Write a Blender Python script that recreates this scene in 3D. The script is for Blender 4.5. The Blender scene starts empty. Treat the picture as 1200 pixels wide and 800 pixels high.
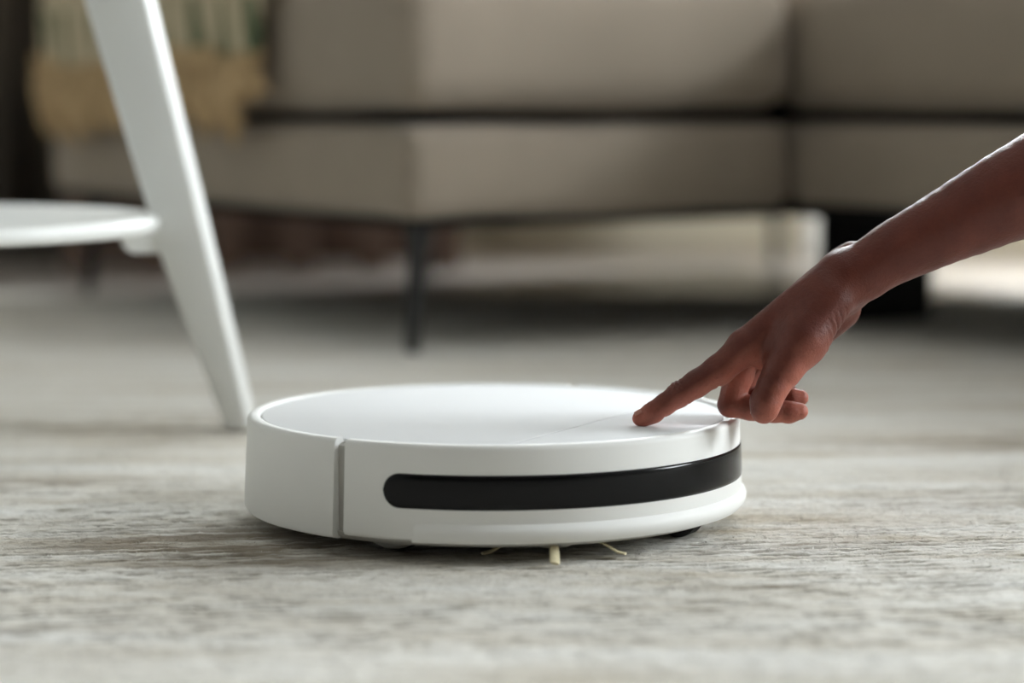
import bpy, bmesh, math, random
import numpy as np
from mathutils import Vector, Matrix

random.seed(7)
rng = np.random.default_rng(11)
S = bpy.context.scene
COL = S.collection
PI = math.pi

# ------------------------------------------------------------------ camera
CAM_H = 0.305
FPX = 2833.0                      # focal length in pixels of the 1200 px frame
PITCH = math.atan(288.0 / FPX)
cam_d = bpy.data.cameras.new('camera')
cam_d.sensor_width = 36.0
cam_d.lens = FPX / 1200.0 * 36.0
cam_d.clip_start = 0.05
cam_d.dof.use_dof = True
cam_d.dof.focus_distance = 1.665
cam_d.dof.aperture_fstop = 2.6
cam_d.dof.aperture_blades = 0
cam = bpy.data.objects.new('camera', cam_d)
COL.objects.link(cam)
cam.location = (0, 0, CAM_H)
cam.rotation_euler = (PI / 2 - PITCH, 0, 0)
S.camera = cam

# ------------------------------------------------------------------ world and light
SKY = 47.5
w = bpy.data.worlds.new('overcast_sky')
S.world = w
w.use_nodes = True
bg = w.node_tree.nodes['Background']
bg.inputs['Color'].default_value = (0.90, 0.96, 1.0, 1)
bg.inputs['Strength'].default_value = SKY

# room extents and window openings (the daylight comes in here only)
XL, XR, YN, YF, ZC, ZF = -2.6, 2.7, -1.6, 4.85, 2.6, -0.008
WIN_R = (1.40, 2.80, 0.50, 1.68)      # right wall: y0, y1, z0, z1
WIN_B = (0.15, 2.15, 0.66, 1.80)      # back wall: x0, x1, z0, z1

def portal(name, loc, rot, sx, sy):
    d = bpy.data.lights.new(name, 'AREA')
    d.shape = 'RECTANGLE'; d.size = sx; d.size_y = sy
    d.cycles.is_portal = True
    o = bpy.data.objects.new(name, d); COL.objects.link(o)
    o.location = loc; o.rotation_euler = rot
    return o
portal('window_portal', (XR + 0.02, (WIN_R[0] + WIN_R[1]) / 2, (WIN_R[2] + WIN_R[3]) / 2), (0, PI / 2, 0),
       WIN_R[3] - WIN_R[2], WIN_R[1] - WIN_R[0])
portal('window_portal', ((WIN_B[0] + WIN_B[1]) / 2, YF + 0.02, (WIN_B[2] + WIN_B[3]) / 2), (-PI / 2, 0, 0),
       WIN_B[1] - WIN_B[0], WIN_B[3] - WIN_B[2])

S.view_settings.view_transform = 'Standard'
S.view_settings.look = 'None'
S.view_settings.gamma = 1.0
S.view_settings.use_curve_mapping = False
S.view_settings.exposure = 0.0
S.cycles.use_denoising = True
S.cycles.max_bounces = 10
S.cycles.diffuse_bounces = 6
S.cycles.transparent_max_bounces = 12
S.cycles.caustics_reflective = False
S.cycles.caustics_refractive = False

# ------------------------------------------------------------------ helpers
def lin(r, g, b):
    def f(c):
        c /= 255.0
        return c / 12.92 if c <= 0.04045 else ((c + 0.055) / 1.055) ** 2.4
    return (f(r), f(g), f(b), 1.0)

def empty(name, loc=(0, 0, 0), rz=0.0):
    o = bpy.data.objects.new(name, None)
    o.empty_display_size = 0.05
    COL.objects.link(o)
    o.location = loc; o.rotation_euler = (0, 0, rz)
    return o

def tag(o, label=None, cat=None, group=None, kind=None):
    if label: o['label'] = label
    if cat: o['category'] = cat
    if group: o['group'] = group
    if kind: o['kind'] = kind
    return o

def mesh_obj(name, verts, faces, mat, parent=None, smooth=True, sharp=None):
    me = bpy.data.meshes.new(name)
    me.from_pydata([tuple(v) for v in verts], [], [tuple(f) for f in faces])
    me.validate()
    if mat: me.materials.append(mat)
    if smooth:
        me.polygons.foreach_set('use_smooth', [True] * len(me.polygons))
        if sharp is not None:
            me.set_sharp_from_angle(angle=math.radians(sharp))
    me.update()
    o = bpy.data.objects.new(name, me)
    COL.objects.link(o)
    if parent: o.parent = parent
    return o

def fix_normals(o):
    bm = bmesh.new(); bm.from_mesh(o.data)
    bmesh.ops.recalc_face_normals(bm, faces=bm.faces)
    bm.to_mesh(o.data); bm.free()
    return o

def box_data(x0, x1, y0, y1, z0, z1):
    v = [(x0, y0, z0), (x1, y0, z0), (x1, y1, z0), (x0, y1, z0), (x0, y0, z1), (x1, y0, z1), (x1, y1, z1), (x0, y1, z1)]
    f = [(0, 3, 2, 1), (4, 5, 6, 7), (0, 1, 5, 4), (1, 2, 6, 5), (2, 3, 7, 6), (3, 0, 4, 7)]
    return v, f

def box(name, x0, x1, y0, y1, z0, z1, mat, parent=None, bevel=0.0, seg=2):
    v, f = box_data(x0, x1, y0, y1, z0, z1)
    o = mesh_obj(name, v, f, mat, parent, smooth=bevel > 0)
    if bevel > 0:
        bm = bmesh.new(); bm.from_mesh(o.data)
        bmesh.ops.bevel(bm, geom=list(bm.edges), offset=bevel, segments=seg, profile=0.5, affect='EDGES')
        bm.to_mesh(o.data); bm.free()
        o.data.polygons.foreach_set('use_smooth', [True] * len(o.data.polygons))
        o.data.set_sharp_from_angle(angle=math.radians(40))
    return o

def soft_box(name, x0, x1, y0, y1, z0, z1, r, bulge, mat, parent=None, n=(14, 14, 10), seed=0, wrinkle=0.0):
    """upholstery block: rounded edges, faces swelling outward"""
    c = np.array([(x0 + x1) / 2, (y0 + y1) / 2, (z0 + z1) / 2])
    h = np.array([(x1 - x0) / 2, (y1 - y0) / 2, (z1 - z0) / 2])
    bx, by, bz = bulge
    index = {}; verts = []; faces = []
    def lattice(nn, hh):
        inner = hh - r
        core = np.linspace(-inner, inner, nn + 1)
        edge = inner + r * np.sin(np.linspace(0, PI / 2, 6))[1:]
        return np.concatenate([-edge[::-1], core, edge])
    L = [lattice(n[k], h[k]) for k in range(3)]
    def vid(p):
        key = tuple(np.round(p, 6))
        if key not in index:
            q = np.array(p); core = np.clip(q, -(h - r), h - r); dlt = q - core
            m = np.linalg.norm(dlt)
            if m > 1e-9:
                # project to the rounded surface
                q = core + dlt / m * r
            un = q / h
            s = (1 - np.clip(un, -1, 1) ** 2)
            q = q + np.array([math.copysign(1, un[0]) * abs(un[0]) ** 4 * bx * s[1] * s[2],
                              math.copysign(1, un[1]) * abs(un[1]) ** 4 * by * s[0] * s[2],
                              math.copysign(1, un[2]) * abs(un[2]) ** 4 * bz * s[0] * s[1]])
            index[key] = len(verts); verts.append(q + c)
        return index[key]
    for ax in range(3):
        a, b = (ax + 1) % 3, (ax + 2) % 3
        for sgn in (-1, 1):
            for i in range(len(L[a]) - 1):
                for j in range(len(L[b]) - 1):
                    ids = []
                    for (di, dj) in ((0, 0), (1, 0), (1, 1), (0, 1)):
                        p = np.zeros(3); p[ax] = sgn * h[ax]; p[a] = L[a][i + di]; p[b] = L[b][j + dj]
                        ids.append(vid(p))
                    if len(set(ids)) >= 3:
                        ids = list(dict.fromkeys(ids))
                        faces.append(ids if sgn > 0 else ids[::-1])
    V = np.array(verts)
    if wrinkle > 0:
        V += wrinkle * np.stack([vnoise(V * 9 + seed + 11 * k) - 0.5 for k in range(3)], 1)
    return mesh_obj(name, V, faces, mat, parent)

def _hash(ix, iy, iz):
    h = (ix.astype(np.int64) * 374761393 + iy.astype(np.int64) * 668265263 + iz.astype(np.int64) * 2147483647) & 0xffffffff
    h = ((h ^ (h >> 13)) * 1274126177) & 0xffffffff
    h = (h ^ (h >> 16)) & 0xffffffff
    return h / 4294967295.0

def vnoise(P):
    i = np.floor(P).astype(np.int64); f = P - i
    f = f * f * (3 - 2 * f)
    r = 0
    for dx in (0, 1):
        for dy in (0, 1):
            for dz in (0, 1):
                wgt = (f[:, 0] if dx else 1 - f[:, 0]) * (f[:, 1] if dy else 1 - f[:, 1]) * (f[:, 2] if dz else 1 - f[:, 2])
                r = r + wgt * _hash(i[:, 0] + dx, i[:, 1] + dy, i[:, 2] + dz)
    return r

def tube(name, pts, radii, mat, parent=None, n=10, squash=1.0):
    pts = [Vector(p) for p in pts]
    V = []; F = []
    up = Vector((0.13, 0.2, 1)).normalized()
    for i, p in enumerate(pts):
        t = (pts[min(i + 1, len(pts) - 1)] - pts[max(i - 1, 0)]).normalized()
        a = t.cross(up)
        if a.length < 1e-3: a = t.cross(Vector((1, 0, 0)))
        a.normalize(); b = a.cross(t).normalized()
        for k in range(n):
            th = 2 * PI * k / n
            V.append(p + radii[i] * (a * math.cos(th) + b * math.sin(th) * squash))
    for i in range(len(pts) - 1):
        for k in range(n):
            F.append((i * n + k, i * n + (k + 1) % n, (i + 1) * n + (k + 1) % n, (i + 1) * n + k))
    F.append(tuple(range(n))[::-1]); F.append(tuple((len(pts) - 1) * n + k for k in range(n)))
    return fix_normals(mesh_obj(name, V, F, mat, parent, sharp=60))

def sweep(name, profile, a0, a1, mat, parent=None, n=96, sharp=35, ease=None):
    """closed (r, z) profile swept about the z axis from a0 to a1 degrees; a full turn closes on itself"""
    full = abs(abs(a1 - a0) - 360) < 1e-6
    m = len(profile); V = []; F = []
    steps = n if full else n + 1
    for i in range(steps):
        a = math.radians(a0 + (a1 - a0) * i / n)
        for (r, z) in profile:
            if ease:
                e = min(1.0, min(i, n - i) * abs(a1 - a0) / n / ease[1]); e = math.sqrt(1 - (1 - e) ** 2)
                r = min(r, ease[0]) + max(0.0, r - ease[0]) * e
            V.append((r * math.cos(a), r * math.sin(a), z))
    for i in range(n):
        j = (i + 1) % steps
        for k in range(m):
            F.append((i * m + k, j * m + k, j * m + (k + 1) % m, i * m + (k + 1) % m))
    if not full:
        F.append(tuple(range(m))); F.append(tuple(range((steps - 1) * m, steps * m))[::-1])
    return fix_normals(mesh_obj(name, V, F, mat, parent, sharp=sharp))

def disc(name, profile, mat, parent=None, n=96, sharp=35):
    """lathe whose profile starts and ends on the axis"""
    V = [(0, 0, profile[0][1])]; F = []
    ring = profile[1:-1]; m = len(ring)
    for i in range(n):
        a = 2 * PI * i / n
        for (r, z) in ring: V.append((r * math.cos(a), r * math.sin(a), z))
    V.append((0, 0, profile[-1][1]))
    for i in range(n):
        j = (i + 1) % n
        F.append((0, 1 + j * m, 1 + i * m))
        for k in range(m - 1):
            F.append((1 + i * m + k, 1 + j * m + k, 1 + j * m + k + 1, 1 + i * m + k + 1))
        F.append((1 + i * m + m - 1, 1 + j * m + m - 1, len(V) - 1))
    return fix_normals(mesh_obj(name, V, F, mat, parent, sharp=sharp))

def prism(name, outline, z0, z1, mat, parent=None, bevel=0.0, seg=3):
    n = len(outline)
    V = [(x, y, z0) for x, y in outline] + [(x, y, z1) for x, y in outline]
    F = [tuple(range(n))[::-1], tuple(range(n, 2 * n))] + [(i, (i + 1) % n, n + (i + 1) % n, n + i) for i in range(n)]
    o = mesh_obj(name, V, F, mat, parent, smooth=False)
    bm = bmesh.new(); bm.from_mesh(o.data)
    bmesh.ops.recalc_face_normals(bm, faces=bm.faces)
    if bevel > 0:
        es = [e for e in bm.edges if len(e.link_faces) == 2 and e.link_faces[0].normal.angle(e.link_faces[1].normal) > 0.6]
        bmesh.ops.bevel(bm, geom=es, offset=bevel, segments=seg, profile=0.5, affect='EDGES')
    bm.to_mesh(o.data); bm.free()
    o.data.polygons.foreach_set('use_smooth', [True] * len(o.data.polygons))
    o.data.set_sharp_from_angle(angle=math.radians(40))
    return o

# ------------------------------------------------------------------ materials
class NT:
    def __init__(s, name):
        s.m = bpy.data.materials.new(name); s.m.use_nodes = True
        s.t = s.m.node_tree; s.p = s.t.nodes['Principled BSDF']; s.out = s.t.nodes['Material Output']
    def n(s, typ, **kw):
        nd = s.t.nodes.new(typ)
        for k, v in kw.items(): setattr(nd, k, v)
        return nd
    def l(s, a, b): s.t.links.new(a, b)
    def coords(s, scale=(1, 1, 1), rot=(0, 0, 0), kind='Object'):
        tc = s.n('ShaderNodeTexCoord'); mp = s.n('ShaderNodeMapping')
        mp.inputs['Scale'].default_value = scale; mp.inputs['Rotation'].default_value = rot
        s.l(tc.outputs[kind], mp.inputs['Vector']); return mp.outputs['Vector']
    def noise(s, vec, scale, detail=4, rough=0.6):
        nd = s.n('ShaderNodeTexNoise'); nd.inputs['Scale'].default_value = scale
        nd.inputs['Detail'].default_value = detail; nd.inputs['Roughness'].default_value = rough
        s.l(vec, nd.inputs['Vector']); return nd.outputs['Fac']
    def ramp(s, fac, stops):
        r = s.n('ShaderNodeValToRGB'); e = r.color_ramp.elements
        e[0].position, e[0].color = stops[0]; e[1].position, e[1].color = stops[-1]
        for (p, c) in stops[1:-1]:
            x = e.new(p); x.color = c
        s.l(fac, r.inputs['Fac']); return r.outputs['Color']
    def mix(s, a, b, fac, mode='MIX'):
        m = s.n('ShaderNodeMix', data_type='RGBA', blend_type=mode)
        for sock, v in ((m.inputs[6], a), (m.inputs[7], b)):
            if isinstance(v, tuple): sock.default_value = v
            else: s.l(v, sock)
        if isinstance(fac, (int, float)): m.inputs[0].default_value = fac
        else: s.l(fac, m.inputs[0])
        return m.outputs[2]
    def bump(s, h, strength, dist=0.001, prev=None):
        b = s.n('ShaderNodeBump'); b.inputs['Strength'].default_value = strength; b.inputs['Distance'].default_value = dist
        s.l(h, b.inputs['Height'])
        if prev is not None: s.l(prev, b.inputs['Normal'])
        return b.outputs['Normal']
    def set(s, **kw):
        for k, v in kw.items():
            k = k.replace('_', ' ')
            if k == 'Color': k = 'Base Color'
            i = s.p.inputs[k]
            if hasattr(v, 'is_linked'): s.l(v, i)
            else: i.default_value = v
        return s

def plain(name, rgb, rough=0.5, spec=0.5, metal=0.0, var=0.06, scale=40, bump=0.0, bdist=0.0005):
    t = NT(name); v = t.coords()
    f = t.noise(v, scale, 3)
    lo = tuple(c * (1 - var) for c in rgb[:3]) + (1,); hi = tuple(min(1, c * (1 + var)) for c in rgb[:3]) + (1,)
    t.set(Color=t.ramp(f, [(0.3, lo), (0.7, hi)]), Roughness=rough, Metallic=metal)
    t.p.inputs['Specular IOR Level'].default_value = spec
    if bump > 0: t.l(t.bump(t.noise(v, scale * 12, 3), bump, bdist), t.p.inputs['Normal'])
    return t.m

M = {}
M['wall'] = plain('painted_wall', lin(206, 206, 201), 0.9, 0.2, var=0.02, scale=3, bump=0.1)
M['wall_dark'] = plain('taupe_wall', lin(82, 77, 72), 0.9, 0.2, var=0.03, scale=3)
M['wall_beige'] = plain('beige_wall', lin(176, 168, 150), 0.9, 0.2, var=0.02, scale=3)
M['ceiling'] = plain('ceiling_paint', lin(160, 158, 155), 0.9, 0.2, var=0.01, scale=3)
M['white_trim'] = plain('white_trim', lin(232, 232, 228), 0.45, 0.4, var=0.01)
M['plastic'] = plain('white_plastic', lin(236, 236, 233), 0.5, 0.2, var=0.008, scale=8, bump=0.03, bdist=0.0001)
M['plastic_top'] = plain('white_plastic_satin', lin(234, 235, 236), 0.8, 0.02, var=0.006, scale=8, bump=0.03, bdist=0.0001)
M['plastic_grey'] = plain('grey_plastic', lin(176, 174, 168), 0.45, 0.4, var=0.02)
M['black_gloss'] = plain('black_gloss', lin(8, 8, 10), 0.16, 0.22, var=0.05, scale=30)
M['rubber'] = plain('black_rubber', lin(22, 22, 22), 0.7, 0.3, var=0.2, scale=90)
M['bristle'] = plain('cream_bristle', lin(214, 203, 168), 0.6, 0.3, var=0.08, scale=300)
M['paint'] = plain('white_lacquer', lin(228, 229, 226), 0.38, 0.45, var=0.012, scale=14, bump=0.04, bdist=0.0002)
M['leg'] = plain('black_metal', lin(20, 19, 19), 0.45, 0.5, var=0.1)
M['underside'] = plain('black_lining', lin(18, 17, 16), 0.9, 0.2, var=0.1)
M['nail'] = plain('fingernail', lin(176, 120, 104), 0.3, 0.5, var=0.03, scale=200)

def fabric(name, rgb):
    t = NT(name); v = t.coords()
    base = t.ramp(t.noise(v, 6, 4), [(0.3, tuple(c * 0.92 for c in rgb[:3]) + (1,)), (0.7, tuple(c * 1.06 for c in rgb[:3]) + (1,))])
    fine = t.noise(v, 420, 2)
    c = t.mix(base, tuple(x * 0.78 for x in rgb[:3]) + (1,), t.ramp(fine, [(0.5, (0, 0, 0, 1)), (0.75, (0.6,) * 3 + (1,))]))
    t.set(Color=c, Roughness=0.92)
    t.p.inputs['Specular IOR Level'].default_value = 0.2
    t.p.inputs['Sheen Weight'].default_value = 0.15
    t.l(t.bump(fine, 0.3, 0.001, t.bump(t.noise(v, 8, 2), 0.15, 0.01)), t.p.inputs['Normal'])
    return t.m
M['sofa'] = fabric('beige_upholstery', lin(150, 138, 124))
M['curtain'] = fabric('brown_curtain_cloth', lin(76, 68, 58))

def wood(name, dark, light, axis_scale, rough=0.4):
    t = NT(name); v = t.coords(axis_scale)
    f = t.noise(v, 3.0, 6, 0.65)
    t.set(Color=t.ramp(f, [(0.3, dark), (0.7, light)]), Roughness=rough)
    t.l(t.bump(f, 0.15, 0.001), t.p.inputs['Normal'])
    return t.m
M['floor'] = wood('dark_wood_floor', lin(146, 138, 130), lin(168, 160, 152), (1.5, 14, 1), 0.3)
M['brown_wood'] = wood('red_brown_wood', lin(100, 80, 70), lin(132, 106, 92), (14, 14, 2), 0.5)

def rug_mat():
    t = NT('distressed_rug_wool')
    ra = (0, 0, math.radians(-10))
    v = t.coords((1.0, 7.0, 1.0), ra)
    v2 = t.coords((10.0, 60.0, 1.0), ra)
    v3 = t.coords((1, 1, 1))
    a = t.noise(v, 2.6, 5, 0.62)
    base = t.ramp(a, [(0.29, lin(188, 178, 160)), (0.42, lin(214, 209, 199)), (0.58, lin(227, 225, 219)), (0.74, lin(234, 233, 230))])
    b = t.noise(v2, 2.2, 4, 0.65)
    c1 = t.mix(base, lin(172, 162, 138), t.ramp(b, [(0.56, (0, 0, 0, 1)), (0.74, (0.55,) * 3 + (1,))]))
    c2n = t.noise(v3, 300, 2)
    c2 = t.mix(c1, lin(168, 161, 148), t.ramp(c2n, [(0.5, (0, 0, 0, 1)), (0.8, (0.5,) * 3 + (1,))]))
    # woven-in brown areas with robot shade painted in; groove shade painted dark between knots
    pattern_shade = t.n('ShaderNodeAttribute', attribute_name='pattern_shade').outputs['Fac']
    c3 = t.mix(c2, lin(118, 102, 80), pattern_shade)
    gap = t.n('ShaderNodeAttribute', attribute_name='gap').outputs['Fac']
    c4 = t.mix(c3, lin(116, 106, 88), gap)
    t.set(Color=c4, Roughness=0.95)
    t.p.inputs['Specular IOR Level'].default_value = 0.1
    t.l(t.bump(c2n, 0.5, 0.0015), t.p.inputs['Normal'])
    return t.m
M['rug'] = rug_mat()

def throw_mat():
    t = NT('cream_throw_weave')
    uv = t.n('ShaderNodeUVMap').outputs['UV']
    sp = t.n('ShaderNodeSeparateXYZ'); t.l(uv, sp.inputs[0])
    def mth(op, a, b=None, c=None):
        m = t.n('ShaderNodeMath', operation=op)
        for i, x in enumerate((a, b, c)):
            if x is None: continue
            if isinstance(x, (int, float)): m.inputs[i].default_value = x
            else: t.l(x, m.inputs[i])
        return m.outputs[0]
    # rows of short green dashes: u across in metres, v down the cloth in metres
    col = mth('FRACT', mth('MULTIPLY', mth('ADD', sp.outputs[0], mth('MULTIPLY', sp.outputs[1], -0.30)), 11.5))
    row = mth('FRACT', mth('ADD', mth('MULTIPLY', sp.outputs[1], 9.0), 0.18))
    m1 = mth('LESS_THAN', mth('ABSOLUTE', mth('SUBTRACT', col, 0.5)), 0.17)
    m2 = mth('LESS_THAN', mth('ABSOLUTE', mth('SUBTRACT', row, 0.45)), 0.36)
    m = mth('MULTIPLY', m1, m2)
    n = t.noise(t.coords(), 300, 2)
    base = t.ramp(n, [(0.3, lin(174, 160, 134)), (0.7, lin(192, 180, 154))])
    t.set(Color=t.mix(base, lin(92, 102, 78), m), Roughness=0.95)
    t.p.inputs['Specular IOR Level'].default_value = 0.1
    t.l(t.bump(n, 0.5, 0.002), t.p.inputs['Normal'])
    return t.m
M['throw'] = throw_mat()
M['fringe'] = plain('tan_fringe_yarn', lin(192, 166, 128), 0.95, 0.1, var=0.2, scale=120, bump=0.4, bdist=0.001)

def glass_mat():
    t = NT('window_glass')
    tr = t.n('ShaderNodeBsdfTransparent'); gl = t.n('ShaderNodeBsdfGlossy'); mx = t.n('ShaderNodeMixShader')
    gl.inputs['Roughness'].default_value = 0.02
    mx.inputs[0].default_value = 0.06
    t.l(tr.outputs[0], mx.inputs[1]); t.l(gl.outputs[0], mx.inputs[2]); t.l(mx.outputs[0], t.out.inputs['Surface'])
    return t.m
M['glass'] = glass_mat()

def skin_mat():
    t = NT('brown_skin'); v = t.coords()
    at = t.n('ShaderNodeAttribute', attribute_name='palm').outputs['Fac']
    n1 = t.noise(v, 38, 4); n2 = t.noise(v, 420, 3)
    back = t.ramp(n1, [(0.3, lin(88, 39, 28)), (0.7, lin(107, 53, 40))])
    palm = t.ramp(n1, [(0.3, lin(176, 100, 82)), (0.7, lin(196, 120, 100))])
    c = t.mix(back, palm, at)
    c = t.mix(c, lin(76, 36, 27), t.ramp(n2, [(0.55, (0, 0, 0, 1)), (0.8, (0.35,) * 3 + (1,))]))
    t.set(Color=c, Roughness=0.48)
    t.p.inputs['Specular IOR Level'].default_value = 0.38
    t.p.inputs['Subsurface Weight'].default_value = 0.12
    t.p.inputs['Subsurface Radius'].default_value = (1.0, 0.35, 0.2)
    t.p.inputs['Subsurface Scale'].default_value = 0.004
    vo = t.n('ShaderNodeTexVoronoi'); vo.inputs['Scale'].default_value = 900; t.l(v, vo.inputs['Vector'])
    t.l(t.bump(vo.outputs['Distance'], 0.25, 0.0005, t.bump(n2, 0.55, 0.0008)), t.p.inputs['Normal'])
    return t.m
M['skin'] = skin_mat()

# ------------------------------------------------------------------ room shell
def struct(o): o['kind'] = 'structure'; return o
T = 0.12
struct(box('floor', XL, XR, YN, YF, ZF - 0.1, ZF, M['floor']))
struct(box('ceiling', XL, XR, YN, YF, ZC, ZC + 0.1, M['ceiling']))
struct(box('wall_left', XL - T, XL, YN, YF, ZF, ZC, M['wall']))
struct(box('wall_front', XL - T, XR + T, YN - T, YN, ZF, ZC, M['wall_dark']))
# right and back walls, each with a window opening; a window is frame, stiles, panes and sill
def wall_with_hole(name, hole, along, lo, hi, mat):
    a0, a1, h0, h1 = hole
    V, F = [], []
    for (a, b, c, d) in ((lo, a0, ZF, h0), (a0, a1, ZF, h0), (a1, hi, ZF, h0), (lo, a0, h0, h1), (a1, hi, h0, h1), (lo, a0, h1, ZC), (a0, a1, h1, ZC), (a1, hi, h1, ZC)):
        v, f = box_data(XR, XR + T, a, b, c, d) if along == 'y' else box_data(a, b, YF, YF + T, c, d)
        F += [tuple(i + len(V) for i in q) for q in f]; V += v
    o = mesh_obj(name, V, F, mat, smooth=False)
    bm = bmesh.new(); bm.from_mesh(o.data); bmesh.ops.remove_doubles(bm, verts=bm.verts, dist=1e-5); bm.to_mesh(o.data); bm.free()
    return struct(o)
wall_with_hole('wall_right', WIN_R, 'y', YN, YF, M['wall'])
wall_with_hole('wall_back', WIN_B, 'x', XL - T, XR + T, M['wall_beige'])
def window(name, hole, along, npan):
    a0, a1, h0, h1 = hole; fw = 0.06
    # built along local y with local -x into the room
    win = struct(empty(name, (XR + 0.06, 0, 0) if along == 'y' else (0, YF + 0.06, 0), 0 if along == 'y' else PI / 2))
    if along == 'x': a0, a1 = -a1, -a0
    box('frame_rail', -0.03, 0.03, a0, a1, h0, h0 + fw, M['white_trim'], win, 0.004)
    box('frame_rail', -0.03, 0.03, a0, a1, h1 - fw, h1, M['white_trim'], win, 0.004)
    for i in range(npan + 1):
        yc = a0 + fw / 2 + (a1 - a0 - fw) * i / npan
        box('frame_stile', -0.028, 0.028, yc - fw / 2, yc + fw / 2, h0 + fw * 0.9, h1 - fw * 0.9, M['white_trim'], win, 0.004)
    for i in range(npan):
        ya = a0 + fw + (a1 - a0 - fw) * i / npan; yb = a0 + (a1 - a0 - fw) * (i + 1) / npan
        box('pane', -0.003, 0.003, ya, yb, h0 + fw, h1 - fw, M['glass'], win)
    box('window_sill', -0.14, -0.03, a0 + 0.005, a1 - 0.005, h0 - 0.012, h0 + 0.012, M['white_trim'], win, 0.005)
window('window_1', WIN_R, 'y', 3)
window('window_2', WIN_B, 'x', 3)
struct(box('baseboard_back', -0.03, XR, YF - 0.016, YF, ZF, ZF + 0.075, M['wall_beige'], None, 0.004))
struct(box('trim_1', 0.585, 0.665, YF - 0.03, YF, ZF, 2.1, M['white_trim'], None, 0.004))

# ------------------------------------------------------------------ rug
RUG_A = math.radians(-2)
rug = empty('rug', (0.05, 1.33, 0), RUG_A)
tag(rug, 'pale grey beige distressed wool rug under the robot vacuum', 'rug')
def spaced(lo, hi, d0, d1, fine, coarse):
    a = list(np.arange(lo, d0, coarse)) + list(np.arange(d0, d1, fine)) + list(np.arange(d1, hi, coarse)) + [hi]
    return np.array(a)
gx = spaced(-2.1, 2.1, -0.75, 0.75, 0.0036, 0.03)
gy = np.unique(np.round(np.concatenate([spaced(-1.9, 2.42, -0.30, 0.87, 0.0040, 0.016), np.arange(0.02, 0.52, 0.0015)]), 5))
X, Y = np.meshgrid(gx, gy)
def rug_fields(x, y):
    """relief, painted groove-shade mask and brown-pattern-and-shade mask of the rug, in its own axes; the rows run 10 degrees off"""
    ca, sa = math.cos(math.radians(10)), math.sin(math.radians(10))
    near = np.clip((y + 0.06) / 0.08, 0.12, 1) * np.clip((0.60 - y) / 0.08, 0.12, 1) * np.clip((0.75 - np.abs(x)) / 0.05, 0.12, 1)   # fine relief where the mesh is fine
    x, y = x * ca + y * sa, -x * sa + y * ca
    P = lambda sx, sy, s: np.stack([x * sx + s, y * sy + s * 0.7, np.full_like(x, s)], 1)
    yw = y + 0.004 * (vnoise(P(6, 6, 9.2)) - 0.5) * 2
    row = np.floor(yw / 0.0115); ph = yw / 0.0115 - row
    groove = np.clip(1.25 - np.minimum(ph, 1 - ph) / 0.26, 0, 1)
    along = vnoise(np.stack([x * 46 + row * 17.3, row * 3.1, np.full_like(x, 0.5)], 1))
    broad = vnoise(P(4, 12, 21.0))
    gap = groove * np.clip((along - 0.47) * 5, 0, 1) * np.clip((broad - 0.30) * 4, 0.15, 1) * near
    z = -0.0022 * gap - 0.0005 * groove
    z += 0.0008 * (vnoise(P(14, 110, 1.3)) - 0.5)
    z += 0.0018 * (vnoise(P(90, 170, 2.7)) - 0.5)
    z += 0.0013 * (vnoise(P(300, 300, 4.4)) - 0.5)
    z += 0.0024 * (vnoise(P(2.5, 7, 7.7)) - 0.5)
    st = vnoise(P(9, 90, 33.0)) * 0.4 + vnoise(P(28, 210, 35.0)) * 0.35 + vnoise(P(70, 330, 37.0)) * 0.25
    pat = np.zeros_like(x)  # brown pattern; the first ellipse also paints in the robot's cast shade
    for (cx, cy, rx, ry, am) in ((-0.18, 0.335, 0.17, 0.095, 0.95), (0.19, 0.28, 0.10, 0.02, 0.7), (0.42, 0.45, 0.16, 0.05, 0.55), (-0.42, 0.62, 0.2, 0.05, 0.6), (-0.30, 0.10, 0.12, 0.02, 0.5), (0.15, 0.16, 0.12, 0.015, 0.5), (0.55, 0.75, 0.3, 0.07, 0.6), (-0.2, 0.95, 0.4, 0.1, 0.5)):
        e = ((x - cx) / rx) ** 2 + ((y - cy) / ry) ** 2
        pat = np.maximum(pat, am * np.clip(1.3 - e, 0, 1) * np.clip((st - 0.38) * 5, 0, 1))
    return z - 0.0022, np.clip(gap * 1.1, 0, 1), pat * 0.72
def rug_height(x, y): return rug_fields(x, y)[0]
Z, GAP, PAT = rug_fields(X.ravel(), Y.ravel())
nx, ny = len(gx), len(gy)
V = np.stack([X.ravel(), Y.ravel(), Z], 1)
ii = (np.arange(ny - 1)[:, None] * nx + np.arange(nx - 1)[None, :]).ravel()
F = np.stack([ii, ii + 1, ii + 1 + nx, ii + nx], 1)
def np_mesh(name, V, F, mat, parent=None, smooth=True):
    me = bpy.data.meshes.new(name); k = F.shape[1]
    me.vertices.add(len(V)); me.vertices.foreach_set('co', np.asarray(V, np.float32).ravel())
    me.loops.add(F.size); me.loops.foreach_set('vertex_index', np.asarray(F, np.int32).ravel())
    me.polygons.add(len(F)); me.polygons.foreach_set('loop_start', np.arange(len(F), dtype=np.int32) * k)
    me.update(calc_edges=True); me.validate()
    me.polygons.foreach_set('use_smooth', np.full(len(me.polygons), smooth))
    me.materials.append(mat)
    o = bpy.data.objects.new(name, me); COL.objects.link(o)
    if parent: o.parent = parent
    return o
ws = np_mesh('woven_surface', V, F, M['rug'], rug)
for an, av in (('gap', GAP), ('pattern_shade', PAT)):
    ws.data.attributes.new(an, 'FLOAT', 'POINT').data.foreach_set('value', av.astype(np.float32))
box('backing', -2.1, 2.1, -1.9, 2.42, -0.0079, -0.0052, M['rug'], rug)
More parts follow.
